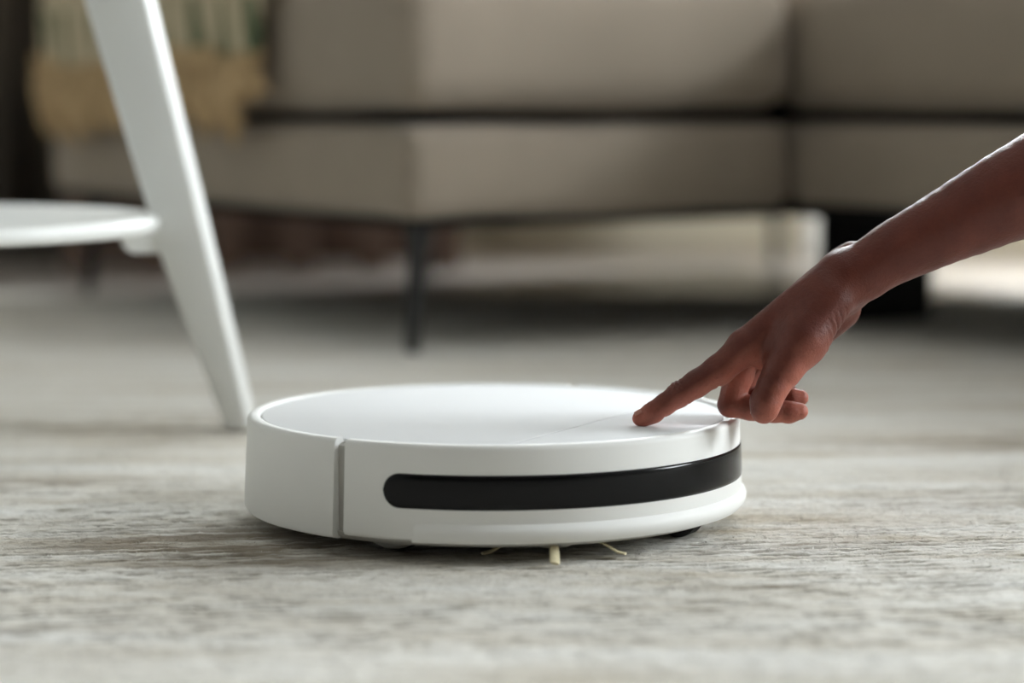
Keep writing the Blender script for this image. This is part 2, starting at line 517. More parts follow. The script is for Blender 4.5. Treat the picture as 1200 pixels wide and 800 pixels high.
# pile: short wool ends where the rug is near the focus
NB = 110000
bx_ = rng.uniform(-0.62, 0.62, NB); by_ = rng.uniform(-0.24, 0.67, NB)
keep = (rug_fields(bx_, by_)[1] < 0.1) & (vnoise(np.stack([bx_ * 60, by_ * 140, np.zeros(NB)], 1)) > 0.35)
bx_, by_ = bx_[keep], by_[keep]; NB = len(bx_)
bz_ = rug_height(bx_, by_)
ang = math.radians(10) + rng.normal(0.0, 0.7, NB) + np.where(rng.random(NB) < 0.5, 0, PI)
ln = rng.uniform(0.0010, 0.0026, NB); tilt = rng.uniform(0.5, 1.4, NB)
dx_, dy_, dz_ = np.cos(ang) * np.cos(tilt) * ln, np.sin(ang) * np.cos(tilt) * ln, np.sin(tilt) * ln * 0.7
px_, py_ = -np.sin(ang) * 0.0006, np.cos(ang) * 0.0006
A = np.stack([bx_ - px_, by_ - py_, bz_ - 0.0004], 1); B = np.stack([bx_ + px_, by_ + py_, bz_ - 0.0004], 1)
C = np.stack([bx_ + dx_, by_ + dy_, bz_ + dz_], 1)
sw = (np.cross(B - A, C - A) @ np.array([0.0, -1.0, 0.3])) < 0
A[sw], B[sw] = B[sw].copy(), A[sw].copy()
V = np.stack([A, B, C], 1).reshape(-1, 3); F = np.arange(len(V)).reshape(-1, 3)
pile = np_mesh('pile', V, F, M['rug'], rug, smooth=True); pile['kind'] = 'stuff'
nr = np.tile(np.array([0.0, 0.0, 1.0]), (len(V), 1)) + rng.normal(0, 0.25, (len(V), 3))
pile.data.normals_split_custom_set_from_vertices((nr / np.linalg.norm(nr, axis=1)[:, None]).tolist())
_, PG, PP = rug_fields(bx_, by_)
pile.data.attributes.new('pattern_shade', 'FLOAT', 'POINT').data.foreach_set('value', np.repeat(PP, 3).astype(np.float32))

# ------------------------------------------------------------------ robot vacuum
RC = (-0.0135, 1.741)
TOP = 0.0775
rob = empty('robot_vacuum', (RC[0], RC[1], 0), math.radians(-28))
rob.scale = (1.023, 1.023, 1.0)
tag(rob, 'white round robot vacuum with a black sensor band on the rug', 'robot vacuum')
# rear shell: outer wall with a rounded shoulder; local +X is the way the robot drives
def shell_profile(r_top, r_bot, z_bot, inner):
    p = [(inner, z_bot + 0.004), (r_bot - 0.006, z_bot), (r_bot - 0.0015, z_bot + 0.0015), (r_bot, z_bot + 0.004)]
    for k in range(7):
        a = k / 6 * PI / 2
        p.append((r_top - 0.0035 + 0.0035 * math.cos(a), TOP - 0.0035 + 0.0035 * math.sin(a)))
    p += [(r_top - 0.0075, TOP), (r_top - 0.0085, TOP - 0.0006), (r_top - 0.009, TOP - 0.0035), (inner, TOP - 0.0045)]
    return p
sweep('rear_shell', shell_profile(0.1735, 0.1765, 0.0095, 0.150), 98.2, 261.8, M['plastic'], rob, 110)
bum = sweep('bumper', shell_profile(0.1740, 0.1762, 0.0125, 0.156), -95.3, 95.3, M['plastic'], rob, 150)
# dark glossy sensor window, a curved strip with round ends
def arc_strip(name, a_half, z0, z1, off, depth, mat, parent, round_end=None, n=150, m=10):
    zc, hz = (z0 + z1) / 2, (z1 - z0) / 2
    V = []; F = []
    rr = lambda z: 0.1740 + (0.1762 - 0.1740) * (1 - (z - 0.0165) / (TOP - 0.0035 - 0.0165))
    re = hz if round_end is None else round_end
    ea = math.degrees(re / 0.175)
    angs = [-a_half + ea * (1 - math.cos(k / 8 * PI / 2)) for k in range(8)]
    angs = angs + list(np.linspace(-a_half + ea, a_half - ea, n)) + [-q for q in angs[::-1]]
    for a in angs:
        e = max(0.0, (abs(a) - (a_half - ea)) / ea)
        hh = (hz - re) + re * math.sqrt(max(0.0, 1 - e * e)) + 1e-5
        for j in range(m + 1):
            z = zc - hh + 2 * hh * j / m
            r = rr(z) + off(j / m)
            V.append((r * math.cos(math.radians(a)), r * math.sin(math.radians(a)), z))
    N = len(angs)
    for i in range(N - 1):
        for j in range(m):
            F.append((i * (m + 1) + j, (i + 1) * (m + 1) + j, (i + 1) * (m + 1) + j + 1, i * (m + 1) + j + 1))
    o = mesh_obj(name, V, F, mat, parent, sharp=50)
    md = o.modifiers.new('thickness', 'SOLIDIFY'); md.thickness = depth; md.offset = -1
    return o
arc_strip('sensor_window', 85.5, 0.0350, 0.0580, lambda t: 0.0002 + 0.0006 * math.sin(PI * t) ** 0.3 * 0.6, 0.0015, M['black_gloss'], bum)
# lower lip of the bumper: bulging rail
lip = sweep('lower_lip', [(0.170, 0.0120), (0.1755, 0.0125), (0.1778, 0.0150), (0.1790, 0.0180), (0.1793, 0.0205), (0.1785, 0.0228), (0.1766, 0.0246), (0.1755, 0.0262), (0.1745, 0.0266), (0.170, 0.0266)],
            -79, 79, M['plastic'], bum, 160, ease=(0.1752, 9.0))
# skirt under the shell
sweep('under_skirt', [(0.120, 0.0075), (0.158, 0.0078), (0.1665, 0.0092), (0.1705, 0.0118), (0.1715, 0.0150), (0.150, 0.0170), (0.120, 0.0170)], 0, 360, M['plastic_grey'], rob, 120)
# inner drum that shows in the gap between bumper and shell
sweep('inner_drum', [(0.10, 0.0150), (0.1695, 0.0150), (0.1700, 0.0600), (0.1695, TOP - 0.0050), (0.1660, TOP - 0.0035), (0.10, TOP - 0.0035)], 0, 360, M['plastic_grey'], rob, 120)
disc('underbody', [(0, 0.0095), (0.12, 0.0095), (0.121, 0.012), (0, 0.012)], M['rubber'], rob, 64)
# lid in two pieces, split by a straight seam across the top
def lid_piece(name, r, x_from, x_to, z):
    pts = []
    for k in range(200):
        a = 2 * PI * k / 200
        x, y = r * math.cos(a), r * math.sin(a)
        if x_from <= x <= x_to: pts.append((a, x, y))
    xs = x_to if x_to < r else x_from
    yy = math.sqrt(r * r - xs * xs)
    poly = [(x, y) for _, x, y in pts]
    poly += [(xs, yy), (xs, -yy)]
    poly.sort(key=lambda q: math.atan2(q[1], q[0] - (0.5 * (max(x_from, -r) + min(x_to, r)))))
    return prism(name, poly, z - 0.004, z, M['plastic_top'], rob, 0.0006, 2)
lid_piece('lid', 0.1630, -1, 0.0845, TOP - 0.0012)
lid_piece('front_panel', 0.1630, 0.0852, 1, TOP - 0.0012)
# running gear
def wheel(name, x, y, r, wid, mat, hub, ax='y', z=None):
    o = disc(name, [(0, -wid / 2), (r - 0.003, -wid / 2), (r, -wid / 2 + 0.003), (r, wid / 2 - 0.003), (r - 0.003, wid / 2), (0, wid / 2)], mat, rob, 40)
    o.location = (x, y, r - 0.001 if z is None else z)
    o.rotation_euler = (PI / 2, 0, 0) if ax == 'y' else (0, 0, 0)
    if hub:
        h = disc('wheel_hub', [(0, -wid / 2 - 0.003), (r * 0.90, -wid / 2 - 0.003), (r * 0.96, -wid / 2 - 0.001), (r * 0.96, wid / 2 + 0.001), (r * 0.90, wid / 2 + 0.003), (0, wid / 2 + 0.003)], M['plastic_grey'], o, 36)
    return o
wheel('drive_wheel', 0.0, -0.132, 0.033, 0.018, M['rubber'], True)
wheel('drive_wheel', 0.0, 0.132, 0.033, 0.018, M['rubber'], True)
wheel('caster_wheel', 0.146, 0.0, 0.014, 0.020, M['rubber'], False, z=0.0125)
sb = disc('side_brush', [(0, 0.004), (0.011, 0.004), (0.013, 0.006), (0.013, 0.011), (0, 0.012)], M['plastic_grey'], rob, 32)
sb.location = (0.098, -0.098, 0)
for k, aw in enumerate((-88, -16, 56, 128, -160)):
    a = math.radians(aw + 28 - 2)
    ca, sa = math.cos(a), math.sin(a)
    tube('brush_arm', [(0.011 * ca, 0.011 * sa, 0.009), (0.022 * ca, 0.022 * sa, 0.010), (0.034 * ca, 0.034 * sa, 0.0075), (0.044 * ca, 0.044 * sa, 0.002), (0.049 * ca, 0.049 * sa, 0.0012)],
         [0.0028, 0.0030, 0.0032, 0.0034, 0.0030], M['bristle'], sb, 8, 0.3)

# ------------------------------------------------------------------ white side table (its foot stands behind the robot)
TB = (-0.578, 2.165)
tab = empty('side_table', (TB[0], TB[1], 0), math.radians(10))
tag(tab, 'white wooden side table with splayed leg and round lower shelf', 'table')
disc('lower_shelf', [(0, 0.182), (0.252, 0.182), (0.2565, 0.1835), (0.259, 0.188), (0.259, 0.192), (0.2565, 0.1965), (0.252, 0.198), (0, 0.198)], M['paint'], tab, 120, 60)
disc('tabletop', [(0, 0.548), (0.262, 0.548), (0.268, 0.552), (0.268, 0.564), (0.262, 0.568), (0, 0.568)], M['paint'], tab, 120, 60)
def table_leg(ang):
    # outline in the (radius, height) plane, given thickness across
    c, s = math.cos(ang), math.sin(ang)
    lft = [(0.322, 0.0), (0.2600, 0.170), (0.2565, 0.186), (0.2540, 0.198), (0.186, 0.430), (0.158, 0.548)]
    rgt = [(0.347, 0.0), (0.300, 0.205), (0.247, 0.430), (0.216, 0.548)]
    out = lft + rgt[::-1]
    th = 0.019
    n = len(out)
    V = [(r, -th, z) for r, z in out] + [(r, th, z) for r, z in out]
    F = [tuple(range(n)), tuple(range(n, 2 * n))[::-1]] + [(i, n + i, n + (i + 1) % n, (i + 1) % n) for i in range(n)]
    o = mesh_obj('leg', V, F, M['paint'], tab, smooth=True)
    bm = bmesh.new(); bm.from_mesh(o.data); bmesh.ops.recalc_face_normals(bm, faces=bm.faces)
    es = [e for e in bm.edges if len(e.link_faces) == 2 and e.link_faces[0].normal.angle(e.link_faces[1].normal) > 0.8]
    bmesh.ops.bevel(bm, geom=es, offset=0.0045, segments=4, profile=0.5, affect='EDGES')
    bm.to_mesh(o.data); bm.free()
    o.data.polygons.foreach_set('use_smooth', [True] * len(o.data.polygons)); o.data.set_sharp_from_angle(angle=math.radians(35))
    tw = math.radians(-17)      # the leg's section is turned about its own axis
    o.rotation_euler = (0, 0, ang + tw)
    o.location = (0.26 * (c - math.cos(ang + tw)), 0.26 * (s - math.sin(ang + tw)), 0)
    # bracket under the shelf with a rounded nose
    br = []
    for k in range(9):
        a = PI / 2 + k / 8 * PI / 2
        br.append((0.2255 + 0.012 + 0.012 * math.cos(a), 0.1735 + 0.0115 * math.sin(a)))
    for k in range(1, 9):
        a = PI + k / 8 * PI / 2
        br.append((0.2255 + 0.012 + 0.012 * math.cos(a), 0.1735 + 0.0115 * math.sin(a)))
    br += [(0.275, 0.162), (0.275, 0.185)]
    n = len(br); th2 = 0.016
    V = [(r, -th2, z) for r, z in br] + [(r, th2, z) for r, z in br]
    F = [tuple(range(n)), tuple(range(n, 2 * n))[::-1]] + [(i, n + i, n + (i + 1) % n, (i + 1) % n) for i in range(n)]
    b = fix_normals(mesh_obj('shelf_bracket', V, F, M['paint'], tab, sharp=35))
    b.rotation_euler = (0, 0, ang)
for k in range(3): table_leg(2 * PI * k / 3 + math.radians(2))

# ------------------------------------------------------------------ sectional sofa
SA = math.radians(33)
SC = (-0.12, 2.85)
sofa = empty('sectional_sofa', (SC[0], SC[1], 0), SA)
tag(sofa, 'beige fabric corner sofa on thin black metal legs', 'sofa')
LA, DA, DB, LB = 0.589, 1.10, 0.86, 1.75       # run A length, depth; run B depth, length toward the viewer
zb0, zb1, zc0, zc1 = 0.158, 0.270, 0.289, 0.454
soft_box('base', 0, LA - 0.006, 0, DA, zb0, zb1, 0.022, (0.006, 0.010, 0.0), M['sofa'], sofa, seed=1, wrinkle=0.004)
soft_box('base', LA + 0.006, LA + DB, -LB, DA, zb0, zb1, 0.022, (0.008, 0.006, 0.0), M['sofa'], sofa, seed=2, wrinkle=0.004)
soft_box('seat_cushion', -0.004, LA - 0.010, -0.006, DA - 0.02, zc0, zc1, 0.038, (0.012, 0.014, 0.02), M['sofa'], sofa, seed=3, wrinkle=0.008)
soft_box('seat_cushion', LA + 0.010, LA + DB - 0.22, -LB * 0.52, 0.30, zc0, zc1, 0.038, (0.012, 0.010, 0.02), M['sofa'], sofa, seed=4, wrinkle=0.008)
soft_box('seat_cushion', LA + 0.010, LA + DB - 0.22, -LB - 0.005, -LB * 0.52 - 0.006, zc0, zc1, 0.038, (0.012, 0.010, 0.02), M['sofa'], sofa, seed=5, wrinkle=0.008)
soft_box('seat_cushion', LA + 0.010, LA + DB - 0.22, 0.306, DA - 0.24, zc0, zc1, 0.038, (0.012, 0.010, 0.02), M['sofa'], sofa, seed=6, wrinkle=0.008)
soft_box('backrest', 0.12, LA + DB - 0.21, DA - 0.22, DA, zc1 - 0.01, 0.90, 0.06, (0.01, 0.02, 0.02), M['sofa'], sofa, seed=7, wrinkle=0.008)
soft_box('backrest', LA + DB - 0.21, LA + DB, -LB, DA, zb1 - 0.02, 0.86, 0.06, (0.02, 0.01, 0.02), M['sofa'], sofa, seed=8, wrinkle=0.008)
# black strips stand in for cushion gap shade; black frame below the base
box('cushion_gap_shade', 0.055, LA + 0.05, 0.055, DA - 0.05, zb1 - 0.010, zc0 + 0.012, M['underside'], sofa)
box('cushion_gap_shade', LA + 0.06, LA + DB - 0.05, -LB + 0.05, DA - 0.05, zb1 - 0.010, zc0 + 0.012, M['underside'], sofa)
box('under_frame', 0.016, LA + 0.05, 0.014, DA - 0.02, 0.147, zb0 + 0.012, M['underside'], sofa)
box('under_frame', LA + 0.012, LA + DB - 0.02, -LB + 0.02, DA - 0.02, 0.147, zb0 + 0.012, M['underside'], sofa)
box('shade_panel', LA + 0.08, LA + 0.26, 0.02, 0.05, ZF, 0.150, M['underside'], sofa, 0.003)  # added black panel, keeps the space under the right wing dark
def sofa_leg(x, y, lx, ly, z):
    tube('leg', [(x, y, 0.152), (x, y, 0.140), (x + lx * 0.25, y + ly * 0.25, 0.120), (x + lx, y + ly, z)], [0.017, 0.0165, 0.012, 0.0085], M['leg'], sofa, 14)
zw = ZF
for (x, y, lx, ly, z) in ((0.030, 0.030, -0.016, -0.010, -0.001), (0.05, DA - 0.06, -0.012, 0.012, zw), (LA + DB - 0.05, DA - 0.06, 0.012, 0.012, zw),
                          (LA + 0.06, DA - 0.06, 0.0, 0.012, zw),
                          (LA + 0.05, -LB + 0.05, -0.012, -0.012, -0.001), (LA + DB - 0.05, -LB + 0.05, 0.012, -0.012, -0.001)):
    sofa_leg(x, y, lx, ly, z)

# ------------------------------------------------------------------ throw blanket over the sofa's end
thr = empty('throw_blanket', (SC[0], SC[1], 0), SA)
tag(thr, 'cream throw with green dashes and tan fringe hanging over sofa end', 'blanket')
ys = np.linspace(0.30, 1.04, 60)
def throw_path(v, s):
    """v: metres of cloth from the lower hem upward; returns (x outward, z) in sofa axes"""
    hem = 0.362
    up = zc1 + 0.022 - 0.035 - hem
    if v < up: return (-0.026, hem + v)
    q = (v - up) / 0.055
    if q < 1: 
        a = q * PI / 2
        return (-0.026 + 0.041 * (1 - math.cos(a)), zc1 + 0.022 - 0.035 + 0.035 * math.sin(a))
    return (0.015 + (v - up - 0.055), zc1 + 0.022 + 0.004)
vs = np.concatenate([np.linspace(0, 0.16, 26), np.linspace(0.17, 0.5, 20)])
V = []; UV = []
for j, v in enumerate(vs):
    for i, s in enumerate(ys):
        x, z = throw_path(v, s)
        fold = 0.007 * math.sin(s * 41 + 1.5 * math.sin(s * 9)) + 0.005 * math.sin(s * 77 + 2)
        hang = max(0.0, 1 - v / 0.15)
        sh = s + 0.10 * (v - 0.05) * (0.4)
        V.append((x - max(0, 0.008 + fold) * (0.3 + 0.7 * hang) - 0.004, sh, z + (0.010 * math.sin(s * 13) - 0.02 * (s - 0.6)) * hang + (0.004 + 0.3 * fold) * (1 - hang)))
        UV.append((s, v))
F = []
n = len(ys)
for j in range(len(vs) - 1):
    for i in range(n - 1): F.append((j * n + i, (j + 1) * n + i, (j + 1) * n + i + 1, j * n + i + 1))
cl = mesh_obj('cloth', V, F, M['throw'], thr)
uvl = cl.data.uv_layers.new(name='UVMap')
for lp in cl.data.loops: uvl.data[lp.index].uv = UV[lp.vertex_index]
md = cl.modifiers.new('thickness', 'SOLIDIFY'); md.thickness = 0.005; md.offset = 1
for k in range(58):
    s = 0.302 + 0.736 * k / 57
    hemz = 0.362 + 0.010 * math.sin(s * 13) - 0.02 * (s - 0.6) + 0.006
    x0 = -0.034 - random.uniform(0, 0.008)
    ln = random.uniform(0.085, 0.125) * (0.62 if s < 0.36 else 1.0)
    sw = random.uniform(-0.03, 0.01); pts = []; rad = []
    for q in range(6):
        t = q / 5
        pts.append((x0 + random.uniform(-0.003, 0.003) - 0.008 * math.sin(t * PI), s + sw * t * t + 0.004 * math.sin(5 * t + k), hemz - ln * t))
        rad.append((0.0055, 0.0075, 0.0065, 0.0075, 0.0075, 0.005)[q] * random.uniform(0.85, 1.15))
    tube('tassel', pts, rad, M['fringe'], thr, 7)

# ------------------------------------------------------------------ far background at the back wall
# dark brown floor-length curtain in the back left corner
cur = empty('curtain', (-1.10, YF - 0.07, 0)); tag(cur, 'dark brown floor length curtain in the back left corner', 'curtain')
V = []; F = []
nn = 140
for k in range(nn):
    x = -0.95 + 1.27 * k / (nn - 1)
    for z in (0.0, 0.6, 1.2, 1.8, 2.4):
        V.append((x, 0.035 * math.sin(x * 42 + 0.7 * math.sin(x * 7)) + 0.01 * math.sin(x * 97), z - 0.004))
for k in range(nn - 1):
    for j in range(4): F.append((k * 5 + j, (k + 1) * 5 + j, (k + 1) * 5 + j + 1, k * 5 + j + 1))
c_ = mesh_obj('cloth', V, F, M['curtain'], cur)
md = c_.modifiers.new('thickness', 'SOLIDIFY'); md.thickness = 0.003
tube('curtain_rod', [(-1.0, 0, 2.41), (0.42, 0, 2.41)], [0.012, 0.012], M['leg'], cur, 12)
# low brown wooden bench with square posts
ben = empty('wooden_bench', (-0.66, YF - 0.34, ZF)); tag(ben, 'low red brown wooden bench against the back wall behind the sofa', 'bench')
box('seat_board', -0.16, 0.58, -0.17, 0.17, 0.38, 0.42, M['brown_wood'], ben, 0.004)
for k in range(6):
    x = -0.12 + 0.66 * k / 5
    box('post', x - 0.026, x + 0.026, -0.155, -0.115, 0, 0.38, M['brown_wood'], ben, 0.003)
box('back_panel', -0.14, 0.56, 0.13, 0.15, 0.0, 0.38, M['brown_wood'], ben)

# ------------------------------------------------------------------ the hand and forearm
cp, sp_ = math.cos(PITCH), math.sin(PITCH)
def W(px, py, y):
    u, v = (px - 600) / FPX, (400 - py) / FPX
    d = np.array([u, cp + sp_ * v, -sp_ + cp * v])
    return np.array([0, 0, CAM_H]) + d * (y / d[1])
D0 = 1.672
MM = 0.001
def J(px, py, off=0.0): return W(px, py, D0 + off * MM)

AX = math.radians(32)
RX = np.array([math.cos(AX), 0, math.sin(AX)]); RZ = np.array([-math.sin(AX), 0, math.cos(AX)]); RY = np.array([0, 1.0, 0])
ROT = np.stack([RX, RY, RZ])            # world -> local
ORG = J(985, 330)
def loc(p): return ROT @ (np.asarray(p) - ORG)

VOX = 0.0009
LO = np.array([-0.205, -0.062, -0.105]); HI = np.array([0.58, 0.118, 0.075])
dims = np.ceil((HI - LO) / VOX).astype(int)
ax_ = [LO[k] + VOX * np.arange(dims[k], dtype=np.float32) for k in range(3)]

class Field:
    def __init__(s): s.f = np.full(dims, 0.03, np.float32)
    def cone(s, a, b, r1, r2, k=4.0, flat=None, op='add'):
        """tapered capsule between world points a, b; radii and blend in mm; flat = (unit vector, factor) squeezes one axis"""
        a, b = loc(a), loc(b); r1 *= MM; r2 *= MM; k *= MM
        m = max(r1, r2) * 1.6 + k + 0.012
        lo = np.clip(((np.minimum(a, b) - m - LO) / VOX).astype(int), 0, dims); hi = np.clip(((np.maximum(a, b) + m - LO) / VOX).astype(int) + 1, 0, dims)
        sl = tuple(slice(lo[i], hi[i]) for i in range(3))
        x = ax_[0][sl[0]][:, None, None]; y = ax_[1][sl[1]][None, :, None]; z = ax_[2][sl[2]][None, None, :]
        ba = (b - a).astype(np.float32); L2 = float(ba @ ba) + 1e-12
        px, py, pz = x - np.float32(a[0]), y - np.float32(a[1]), z - np.float32(a[2])
        t = np.clip((px * ba[0] + py * ba[1] + pz * ba[2]) / L2, 0, 1)
        qx, qy, qz = px - t * ba[0], py - t * ba[1], pz - t * ba[2]
        if flat is not None:
            n = ROT @ np.asarray(flat[0]); fct = flat[1]
            dn = qx * n[0] + qy * n[1] + qz * n[2]; g = fct - 1
            qx, qy, qz = qx + dn * n[0] * g, qy + dn * n[1] * g, qz + dn * n[2] * g
        d = np.sqrt(qx * qx + qy * qy + qz * qz) - (r1 + (r2 - r1) * t)
        cur = s.f[sl]
        if op == 'add':
            h = np.clip(0.5 + 0.5 * (cur - d) / k, 0, 1); s.f[sl] = cur * (1 - h) + d * h - k * h * (1 - h)
        else:
            h = np.clip(0.5 - 0.5 * (cur + d) / k, 0, 1); s.f[sl] = cur * (1 - h) - d * h + k * h * (1 - h)
        return s
    def join(s, o, k):
        k *= MM
        h = np.clip(0.5 + 0.5 * (s.f - o.f) / k, 0, 1); s.f = s.f * (1 - h) + o.f * h - k * h * (1 - h)
        return s
    def chain(s, pts, k=3.0):
        for (a, ra), (b, rb) in zip(pts[:-1], pts[1:]): s.cone(a, b, ra, rb, k)
        return s

H = Field()
# forearm: two bones' width, elliptical; passes the frame edge and ends past the elbow
fa = [(J(1002, 326, 10), 19.0), (J(1042, 300, 10), 20.5), (J(1100, 270, 8), 24.5), (J(1200, 221, 4), 32.5), (J(1300, 170, 0), 37.0), (J(1390, 122, -4), 35.5), (J(1480, 72, -8), 37), (J(1600, 4, -12), 41), (J(1720, -66, -16), 44)]
fb = [(J(1002, 324, 32), 18.0), (J(1042, 297, 32), 20.0), (J(1100, 268, 31), 23.5), (J(1200, 219, 28), 29.0), (J(1300, 170, 24), 33.5), (J(1390, 122, 20), 33.5), (J(1480, 72, 15), 35), (J(1600, 4, 10), 38), (J(1720, -66, 6), 40)]
def spline(ch, n=5):
    A = np.array([list(p) + [r] for p, r in ch]); A = np.vstack([2 * A[0] - A[1], A, 2 * A[-1] - A[-2]]); out = []
    for i in range(1, len(A) - 2):
        for q in range(n):
            t = q / n; p0, p1, p2, p3 = A[i - 1:i + 3]
            out.append(0.5 * (2 * p1 + (p2 - p0) * t + (2 * p0 - 5 * p1 + 4 * p2 - p3) * t * t + (3 * p1 - p0 - 3 * p2 + p3) * t ** 3))
    out.append(A[-2])
    return [(o[:3], o[3]) for o in out]
fA = Field().chain(spline(fa), 1.5); fB = Field().chain(spline(fb), 1.5)
H.join(fA, 2); H.join(fB, 12)
del fA, fB
# ulna head: small knob over the wrist
H.cone(J(984, 303, 46), J(996, 296, 46), 8, 8, 8)
# metacarpals, index to little
H.cone(J(874, 405, 2), J(985, 322, 8), 11.5, 15.0, 8)
H.cone(J(882, 401, 22), J(985, 318, 20), 11.5, 15.0, 8)
H.cone(J(893, 404, 41), J(988, 322, 32), 11.0, 14.0, 8)
H.cone(J(908, 410, 57), J(990, 328, 42), 10.0, 13.0, 8)
# palm flesh below the bones
H.cone(J(905, 415, 24), J(985, 345, 24), 12, 15, 12)
H.cone(J(925, 418, 48), J(985, 362, 44), 12, 14.0, 10)     # outer palm edge, heel of the hand
H.cone(J(976, 374, 40), J(986, 366, 40), 9, 9, 8)
# ball of the thumb
H.cone(J(972, 352, 0), J(940, 398, -9), 16.5, 17.5, 10)
H.cone(J(940, 398, -9), J(917, 433, -17), 17.0, 12.5, 8)
# skin between thumb and index
H.cone(J(905, 410, -4), J(893, 420, 2), 8, 8, 8)
# thumb
TH = Field().chain([(J(919, 430, -16), 12.5), (J(906, 452, -21), 11.0), (J(897, 470, -23), 10.4), (J(895, 480, -23), 9.6)], 3)
# index finger
IX = Field().chain([(J(872, 408, 0), 12.2), (J(842, 434, -2), 10.6), (J(817, 449, -3), 9.0), (J(796, 462, -4), 8.4), (J(779, 474, -4), 7.4), (J(765, 482.5, -4), 7.0), (J(749, 490, -4), 5.0)], 3)
IX.cone(J(768, 486, -4), J(756, 492, -4), 5.0, 4.2, 3)
H.join(IX, 5.0)
# curled fingers: first bones blend into the palm, the folded ends only touch
MD1 = Field().chain([(J(880, 404, 22), 11.2), (J(866, 440, 20), 10.0), (J(856, 474, 17), 9.0)], 3)
RG1 = Field().chain([(J(893, 406, 40), 10.8), (J(876, 440, 38), 9.6), (J(868, 468, 35), 8.6)], 3)
LT1 = Field().chain([(J(908, 411, 56), 9.8), (J(894, 438, 54), 8.6), (J(888, 458, 51), 7.6)], 3)
for q in (MD1, RG1, LT1): H.join(q, 4.0)
H.join(TH, 5.0)
MD2 = Field().chain([(J(856, 474, 17), 9.0), (J(880, 478, 13), 8.6), (J(907, 481, 10), 8.2), (J(925, 483, 10), 7.6), (J(937, 482, 10), 6.2)], 3)
RG2 = Field().chain([(J(868, 468, 35), 8.6), (J(890, 468, 31), 8.2), (J(912, 468, 27), 7.6), (J(928, 467, 26), 7.0), (J(938, 466, 26), 5.8)], 3)
LT2 = Field().chain([(J(888, 458, 51), 7.6), (J(904, 460, 47), 7.2), (J(918, 460, 44), 6.4), (J(926, 459, 43), 5.2)], 3)
for q in (MD2, RG2, LT2): H.join(q, 1.3)

def surface_nets(f):
    inside = f < 0
    nx, ny, nz = f.shape
    cnt = np.zeros((nx - 1, ny - 1, nz - 1), np.int8)
    for dx in (0, 1):
        for dy in (0, 1):
            for dz in (0, 1):
                cnt += inside[dx:nx - 1 + dx, dy:ny - 1 + dy, dz:nz - 1 + dz]
    cells = np.argwhere((cnt > 0) & (cnt < 8))
    idx = np.full(cnt.shape, -1, np.int32); idx[tuple(cells.T)] = np.arange(len(cells))
    P = np.zeros((len(cells), 3), np.float64); Wt = np.zeros(len(cells))
    cor = np.array([(a, b, c) for a in (0, 1) for b in (0, 1) for c in (0, 1)])
    val = np.stack([f[tuple((cells + c).T)] for c in cor], 1)
    for i in range(8):
        for j in range(i + 1, 8):
            if np.abs(cor[i] - cor[j]).sum() != 1: continue
            a, b = val[:, i], val[:, j]; m = (a < 0) != (b < 0)
            t = np.where(m, a / np.where(m, a - b, 1), 0)
            P += np.where(m[:, None], cor[i] + t[:, None] * (cor[j] - cor[i]), 0); Wt += m
    P = cells + P / Wt[:, None]
    quads = []
    for axis in range(3):
        u, v = (axis + 1) % 3, (axis + 2) % 3
        sl0 = [slice(1, -1)] * 3; sl1 = [slice(1, -1)] * 3
        sl0[axis] = slice(0, -1); sl1[axis] = slice(1, None)
        a, b = inside[tuple(sl0)], inside[tuple(sl1)]
        for flip, mk in ((False, a & ~b), (True, ~a & b)):
            e = np.argwhere(mk)
            off = np.ones(3, int); off[axis] = 0
            e = e + off
            def cid(du, dv):
                q = e.copy(); q[:, u] -= du; q[:, v] -= dv
                return idx[tuple(q.T)]
            q = np.stack([cid(1, 1), cid(0, 1), cid(0, 0), cid(1, 0)], 1)
            quads.append(q[:, ::-1] if flip else q)
    return P, np.concatenate(quads)

P, Q = surface_nets(H.f)
# light smoothing
E = np.concatenate([Q[:, [0, 1]], Q[:, [1, 2]], Q[:, [2, 3]], Q[:, [3, 0]]])
deg = np.bincount(E.ravel(), minlength=len(P)).astype(float)
for it in range(6):
    acc = np.stack([np.bincount(E[:, 0], P[E[:, 1], k], len(P)) + np.bincount(E[:, 1], P[E[:, 0], k], len(P)) for k in range(3)], 1)
    lam = 0.5 if it % 2 == 0 else -0.46
    P = P + lam * (acc / deg[:, None] - P)
LP = P * VOX + LO
WP = LP @ ROT + ORG
# fine relief: knuckle creases across the index, tendon lines on the back of the hand
def seg_t(Pw, a, b):
    ba = b - a; return ((Pw - a) @ ba) / (ba @ ba)
fn = np.cross(WP[Q[:, 2]] - WP[Q[:, 0]], WP[Q[:, 3]] - WP[Q[:, 1]])
nrm = np.stack([np.bincount(Q.ravel(), np.repeat(fn[:, k], 4), len(P)) for k in range(3)], 1)
nrm /= np.linalg.norm(nrm, axis=1)[:, None] + 1e-12
def crease(center, direction, halfw, period, amp, reach, side=None):
    d = np.asarray(direction) / np.linalg.norm(direction)
    r = WP - center; s = r @ d
    dist = np.linalg.norm(r, axis=1)
    m = np.exp(-(s / halfw) ** 2) * (dist < reach)
    if side is not None: m = m * np.clip((nrm @ side) * 1.4, 0, 1)
    wob = 0.0006 * np.sin((WP[:, 1] + WP[:, 2]) * 900)
    return -amp * m * (0.5 + 0.5 * np.cos(2 * PI * (s + wob) / period)) ** 2
dorsal = np.array([-0.55, 0, 0.83]); palmar = -dorsal
disp = crease(J(797, 459, -4), J(772, 478, -4) - J(817, 449, -3), 0.0055, 0.0034, 0.0011, 0.016, dorsal)
disp += crease(J(767, 481, -4), J(749, 490, -4) - J(785, 470, -4), 0.0030, 0.0028, 0.0007, 0.012, dorsal)
